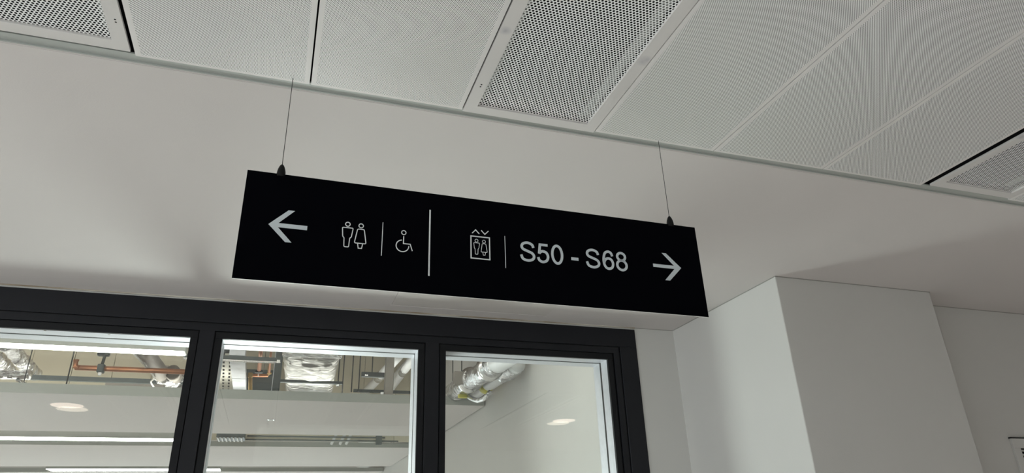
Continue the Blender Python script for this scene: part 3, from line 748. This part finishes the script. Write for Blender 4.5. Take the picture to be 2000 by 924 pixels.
obj('tag_label', bevelled(bx(at_x(900, 776, 1.5).x-0.04, at_x(900, 776, 1.5).x+0.04, at_x(904, 775, 1.5).y-0.02, at_x(904, 775, 1.5).y+0.02, at_x(904, 775, 1.5).z-0.01, at_x(904, 775, 1.5).z+0.02), 0.003, 1), M['yellow'], t)

# ---- in the gap behind raft 1 (in front of the bulkhead)
yy = 8.50
a = at_y(490, 855, yy); b = at_y(760, 862, yy)
for (px0, px1, dz, lab) in ((482, 752, 0.02, 'upper thin dark conduit crossing the gap behind the nearest raft'), (480, 778, -0.02, 'lower thin dark conduit crossing the gap behind the nearest raft')):
    p0 = at_y(px0, 857, yy); p1 = at_y(px1, 857, yy)
    tag(obj('conduit', sweep(bmesh.new(), [(p0.x, yy, p0.z+dz+0.01), (p1.x, yy, p0.z+dz+0.01)], circ(0.009, 10)), M['galvdark'], smooth=True), lab, 'conduit')
a = at_y(455, 857, yy)
t = thing('cable_tray', (a.x, yy, a.z), 'grey ribbed cable tray glimpsed in the gap behind the nearest raft', 'cable tray')
obj('bed', bx(a.x-0.16, a.x+0.13, yy-0.25, yy+0.05, a.z-0.02, a.z+0.06), M['galvdark'], t)
for i in range(7): obj('rib', bx(a.x-0.15+i*0.04, a.x-0.135+i*0.04, yy-0.26, yy+0.04, a.z-0.03, a.z-0.02), M['greyduct'], t)
a = at_y(740, 857, yy)
tag(obj('angle_bracket', bx(a.x-0.035, a.x+0.035, yy-0.02, yy+0.02, a.z-0.07, a.z+0.09), M['darksteel']), 'black bracket holding the conduits at the right of the gap', 'bracket')
a = at_x(808, 852, 1.66); b = at_x(760, 884, 1.66)
tag(obj('foil_duct', sweep(bmesh.new(), lerp_path(a+Vector((0,0,.03)), b+Vector((0,0,.03)), 8), circ(0.085, 16), jitter=0.15, seed=4), M['foil'], smooth=True), 'foil duct end showing in the gap at the right wall', 'duct')
for px in (655, 672, 684):
    a = at_y(px, 857, yy+0.04)
    tag(obj('lagged_pipe', sweep(bmesh.new(), [a+Vector((0.05, -0.10, 0.16)), a+Vector((-0.04, 0.04, -0.06))], circ(0.016, 10)), M['lagging'], smooth=True), {655: 'leftmost', 672: 'middle', 684: 'rightmost'}[px]+' of three thin white pipes in the gap behind the nearest raft', 'pipe')

# ================================================================== VENT on the far right wall
vx, vz = 3.523, 2.011
t = thing('wall_vent', (vx+0.2, YB, vz-0.4), 'pale wall vent panel with diagonal louvres at the bottom right corner', 'vent')
bm = bmesh.new(); ring_boxes(bm, vx, vx+0.42, vz-0.42, vz, 0.047, YB-0.012, YB); bevelled(bm, 0.001, 1); obj('frame', bm, M['wallpaint'], t)
obj('shadow_gap', bx(vx-0.003, vx+0.423, YB-0.010, YB, vz+0.0005, vz+0.006), M['void'], t)
obj('backing', bx(vx+0.047, vx+0.373, YB-0.002, YB, vz-0.373, vz-0.047), M['void'], t)
for k in range(16):
    z0 = vz-0.058-k*0.020
    bm = bmesh.new(); sweep(bm, [(vx+0.047, YB-0.006, z0), (vx+0.373, YB-0.006, z0)], [(-0.0055, 0.004), (-0.005, 0.0055), (0.0055, -0.004), (0.005, -0.0055)]); obj('louvre', bm, M['wallpaint'], t)

# ================================================================== HANGING SIGN
SA = Vector((-0.121284, 1.475712, 2.154708)); SB = Vector((1.08, 1.488024, 2.154708))
SH = 0.2669; SL = (SB-SA).length
U = (SB-SA).normalized(); NB = Vector((0, 0, 1)).cross(U).normalized()      # NB points to the back (away from camera)
if NB.y < 0: NB = -NB
sign = thing('hanging_sign', (SA+SB)/2, 'black rectangular wayfinding sign hung on two wires, with arrows and S50 - S68', 'sign')
def S(u, v, d=0.0): return SA + U*u + Vector((0, 0, v)) + NB*d
def slab(name, m, poly, d0, d1, parent=sign, label=None):
    bm = bmesh.new(); A = [bm.verts.new(S(u, v, d0)) for u, v in poly]; B = [bm.verts.new(S(u, v, d1)) for u, v in poly]
    n = len(poly); bm.faces.new(A); bm.faces.new(B[::-1])
    for i in range(n): bm.faces.new((A[i], B[i], B[(i+1) % n], A[(i+1) % n]))
    o = obj(name, bm, m, parent)
    if label: o['label'] = label
    return o
slab('face', M['black'], [(0, 0), (SL, 0), (SL, SH), (0, SH)], 0.0, 0.0015)
slab('back_tray', M['signedge'], [(0.0006, 0.0006), (SL-0.0006, 0.0006), (SL-0.0006, SH-0.0006), (0.0006, SH-0.0006)], 0.0015, 0.007, label='thin white edge of the sign tray')

def ribbon(bm, pts, w_, closed=False, d0=-0.0006, d1=0.0001):
    """flat stroke of constant width along 2-D points in sign millimetres"""
    P = [Vector((a/1000, b/1000)) for a, b in pts]; n = len(P); Lf = []; Rt = []
    for i, p in enumerate(P):
        if closed: a = P[i-1]; b = P[(i+1) % n]
        else: a = P[max(i-1, 0)]; b = P[min(i+1, n-1)]
        d1_ = (p-a).normalized() if (p-a).length > 0 else (b-p).normalized()
        d2_ = (b-p).normalized() if (b-p).length > 0 else d1_
        tdir = (d1_+d2_).normalized() if (d1_+d2_).length > 1e-6 else d1_
        nn = Vector((-tdir.y, tdir.x)); cosv = max(0.35, nn.dot(Vector((-d1_.y, d1_.x))))
        h = (w_/2000)/cosv
        Lf.append(p+nn*h); Rt.append(p-nn*h)
    def vs(lst, d): return [bm.verts.new(S(q.x, q.y, d)) for q in lst]
    lf, rf, lb, rb_ = vs(Lf, d0), vs(Rt, d0), vs(Lf, d1), vs(Rt, d1)
    m_ = n if closed else n-1
    for i in range(m_):
        j = (i+1) % n
        bm.faces.new((lf[i], lf[j], rf[j], rf[i])); bm.faces.new((lb[i], rb_[i], rb_[j], lb[j]))
        bm.faces.new((lf[i], lb[i], lb[j], lf[j])); bm.faces.new((rf[i], rf[j], rb_[j], rb_[i]))
    if not closed:
        bm.faces.new((lf[0], rf[0], rb_[0], lb[0])); bm.faces.new((lf[-1], lb[-1], rb_[-1], rf[-1]))
def stroke(name, paths, w_, m=None, parent=sign, label=None):
    bm = bmesh.new()
    for pts, cl in paths: ribbon(bm, pts, w_, cl)
    o = obj(name, bm, m or M['printline'], parent)
    if label: o['label'] = label
    return o
def ell(cx, cy, rx, ry, a0=0, a1=360, n=32):
    full = abs(a1-a0) >= 360
    m_ = n if full else n+1
    return [(cx+rx*math.cos(math.radians(a0+(a1-a0)*i/n)), cy+ry*math.sin(math.radians(a0+(a1-a0)*i/n))) for i in range(m_)]
def rounded(pts, r, n=3):
    out = []; N_ = len(pts)
    for i in range(N_):
        p = Vector(pts[i]); a = Vector(pts[i-1]); b = Vector(pts[(i+1) % N_])
        ra = min(r, (a-p).length*0.45); rb2 = min(r, (b-p).length*0.45)
        s_ = p+(a-p).normalized()*ra; e_ = p+(b-p).normalized()*rb2
        for k_ in range(n+1):
            t_ = k_/n; q = s_*(1-t_)**2 + p*2*t_*(1-t_) + e_*t_*t_; out.append((q.x, q.y))
    return out
mm = lambda L__: [(a/1000, b/1000) for a, b in L__]
# left arrow, right arrow
slab('arrow', M['print'], mm([(59.8, 135.3), (99.6, 175.0), (113.6, 175.0), (80.6, 140.4), (144.1, 140.4), (144.1, 130.0), (80.6, 130.0), (113.4, 95.3), (99.6, 95.3)]), -0.0006, 0.0001, label='pale arrow pointing left')
slab('arrow', M['print'], mm([(1135.9, 135.2), (1095.6, 95.0), (1080.3, 95.0), (1114.2, 130.6), (1048.3, 130.6), (1048.3, 139.9), (1114.2, 139.9), (1080.0, 175.1), (1093.0, 175.1)]), -0.0006, 0.0001, label='pale arrow pointing right')
def man(parent, fx, fy, w_):
    stroke('head', [(ell(*fx(234.4, 156.6), fy*5.2, fy*5.2), True)], w_, parent=parent)
    stroke('body', [(rounded([fx(a, b) for a, b in ((222.6, 147.6), (247.4, 147.6), (244.2, 124.2), (240.8, 121.8), (239.6, 98.8), (228.9, 98.8), (227.9, 121.8), (224.6, 124.2))], 2.6*fy), True)], w_, parent=parent)
def woman(parent, fx, fy, w_):
    stroke('head', [(ell(*fx(265.3, 156.2), fy*5.2, fy*5.2), True)], w_, parent=parent)
    stroke('dress', [(rounded([fx(a, b) for a, b in ((257.6, 147.2), (273.2, 147.2), (278.9, 110.9), (252.0, 110.9))], 3.4*fy), True)], w_, parent=parent)
    stroke('legs', [([fx(a, b) for a, b in ((259.6, 110.6), (261.6, 98.3), (269.4, 98.3), (271.4, 110.6))], False)], w_, parent=parent)
c0 = S(0.235, 0.125); p_ = thing('man_pictogram', c0-wloc(sign)); p_.parent = sign; man(p_, lambda a, b: (a, b), 1.0, 2.1)
c0 = S(0.265, 0.125); p_ = thing('woman_pictogram', c0-wloc(sign)); p_.parent = sign; woman(p_, lambda a, b: (a, b), 1.0, 2.1)
stroke('divider_line', [([(316.0, 171.6), (316.0, 85.0)], False)], 1.7)
c0 = S(0.367, 0.125); p_ = thing('wheelchair_pictogram', c0-wloc(sign)); p_.parent = sign
stroke('head', [(ell(366.9, 150.8, 5.3, 5.3), True)], 2.1, parent=p_)
stroke('body', [([(367.0, 141.6), (366.8, 122.0), (383.2, 122.0), (388.8, 104.9)], False)], 2.3, parent=p_)
stroke('wheel', [(ell(364.8, 115.8, 15.2, 15.0, 97, 363), False)], 2.3, parent=p_)
stroke('divider_line', [([(430.2, 220.4), (430.2, 45.4)], False)], 3.6, label='thick divider line in the middle')
# lift symbol
c0 = S(0.559, 0.13); p_ = thing('lift_pictogram', c0-wloc(sign)); p_.parent = sign
stroke('chevron', [([(538.0, 170.0), (547.3, 180.0), (556.6, 170.0)], False)], 2.4, parent=p_)
stroke('chevron', [([(561.8, 180.6), (571.2, 170.4), (580.8, 180.6)], False)], 2.4, parent=p_)
stroke('car_outline', [([(534.8, 162.0), (583.2, 162.0), (583.2, 102.6), (534.8, 102.6)], True)], 2.9, parent=p_)
k1 = 0.645
fm = lambda a, b: (549.2+(a-234.4)*k1*0.93, 113.9+(b-98.8)*k1*0.98)
fwm = lambda a, b: (568.6+(a-265.3)*k1*0.93, 113.4+(b-98.3)*k1*0.98)
def tiny(parent, man_=True):
    f = fm if man_ else fwm
    P = []
    if man_:
        P = [(ell(*f(234.4, 157.0), 3.9, 3.9, n=20), True), (rounded([f(a, b) for a, b in ((222.6, 147.6), (247.4, 147.6), (244.2, 124.2), (240.8, 121.8), (239.6, 98.8), (228.9, 98.8), (227.9, 121.8), (224.6, 124.2))], 1.6), True)]
    else:
        P = [(ell(*f(265.3, 156.4), 3.9, 3.9, n=20), True), (rounded([f(a, b) for a, b in ((257.6, 147.2), (273.2, 147.2), (278.9, 110.9), (252.0, 110.9))], 2.0), True), ([f(a, b) for a, b in ((259.6, 110.6), (261.6, 98.3), (269.4, 98.3), (271.4, 110.6))], False)]
    stroke('man_figure' if man_ else 'woman_figure', P, 1.35, parent=parent)
tiny(p_, True); tiny(p_, False)
stroke('divider_line', [([(624.2, 172.2), (624.2, 85.0)], False)], 1.5)
# lettering S50 - S68 as constant width strokes
def cat2(pts, n=7): return [(q.x, q.y) for q in catmull([(a, b, 0) for a, b in pts], n)]
G = {
 'S': [(cat2([(37.6, 39.5), (34.2, 48.0), (22.5, 52.4), (10.5, 49.2), (6.0, 41.6), (9.6, 34.0), (21.5, 29.2), (34.0, 24.0), (38.6, 15.8), (34.6, 7.4), (22, 3.4), (8.6, 7.2), (3.9, 18.0)]), False)],
 '5': [([(31.0, 51.0), (9.8, 51.0), (6.3, 25.6)] , False), (cat2([(6.6, 26.6), (11.5, 31.4), (17.2, 33.2), (26.6, 29.6), (30.6, 19.2), (26.8, 8.2), (16.0, 3.4), (6.6, 7.4), (3.4, 15.6)]), False)],
 '0': [(ell(17.4, 28.0, 13.6, 24.6, n=40), True)],
 '6': [(cat2([(30.2, 40.2), (26.6, 49.2), (18.4, 52.6), (8.6, 46.8), (4.0, 30.0), (4.8, 15.0), (9.6, 6.4), (17.6, 3.4), (26.8, 7.6), (30.6, 18.4), (26.8, 29.2), (17.8, 33.0), (9.0, 28.8), (4.6, 20.6)]), False)],
 '8': [(ell(17.8, 41.6, 11.6, 10.9, n=32), True), (ell(17.8, 17.2, 13.8, 13.8, n=36), True)]}
for ch, x in (('S', 663.0), ('5', 709.6), ('0', 748.8), ('S', 846.2), ('6', 895.6), ('8', 934.6)):
    stroke('digit' if ch != 'S' else 'letter', [([(x+a, 108.0+b) for a, b in pts], cl) for pts, cl in G[ch]], 6.9, M['print'], label='pale character '+ch)
slab('hyphen', M['print'], mm([(805.4, 133.2), (825.8, 133.2), (825.8, 125.0), (805.4, 125.0)]), -0.0006, 0.0001)
# clamps: bullet shaped nylon grips straddling the top edge, and the wires
for u in (0.0735, 1.1235):
    c = S(u, 0, 0.0035); zt = 2.1547+SH
    t = tag(thing('suspension_clamp', (c.x, c.y, zt)), ('left' if u < .5 else 'right')+' black bullet shaped wire clamp on top of the sign', 'clamp', None)
    t.parent = sign; t.location = Vector((c.x, c.y, zt))-wloc(sign); t.name = 'clamp'
    del t['category']; del t['label']
    prof = [(0.0098, -0.005), (0.0100, 0.002), (0.0095, 0.008), (0.0082, 0.0145), (0.0062, 0.0205), (0.0042, 0.0245), (0.0025, 0.0265), (0.0018, 0.0272)]
    bm = bmesh.new(); lathe(bm, (c.x, c.y, zt), prof, 20); obj('grip', bm, M['clampblack'], t, smooth=True)
    wr = tag(obj('wire', sweep(bmesh.new(), [(c.x, c.y, zt+0.026), (c.x, c.y, CZ+0.012)], circ(0.00085, 8)), M['wire'], t), None)
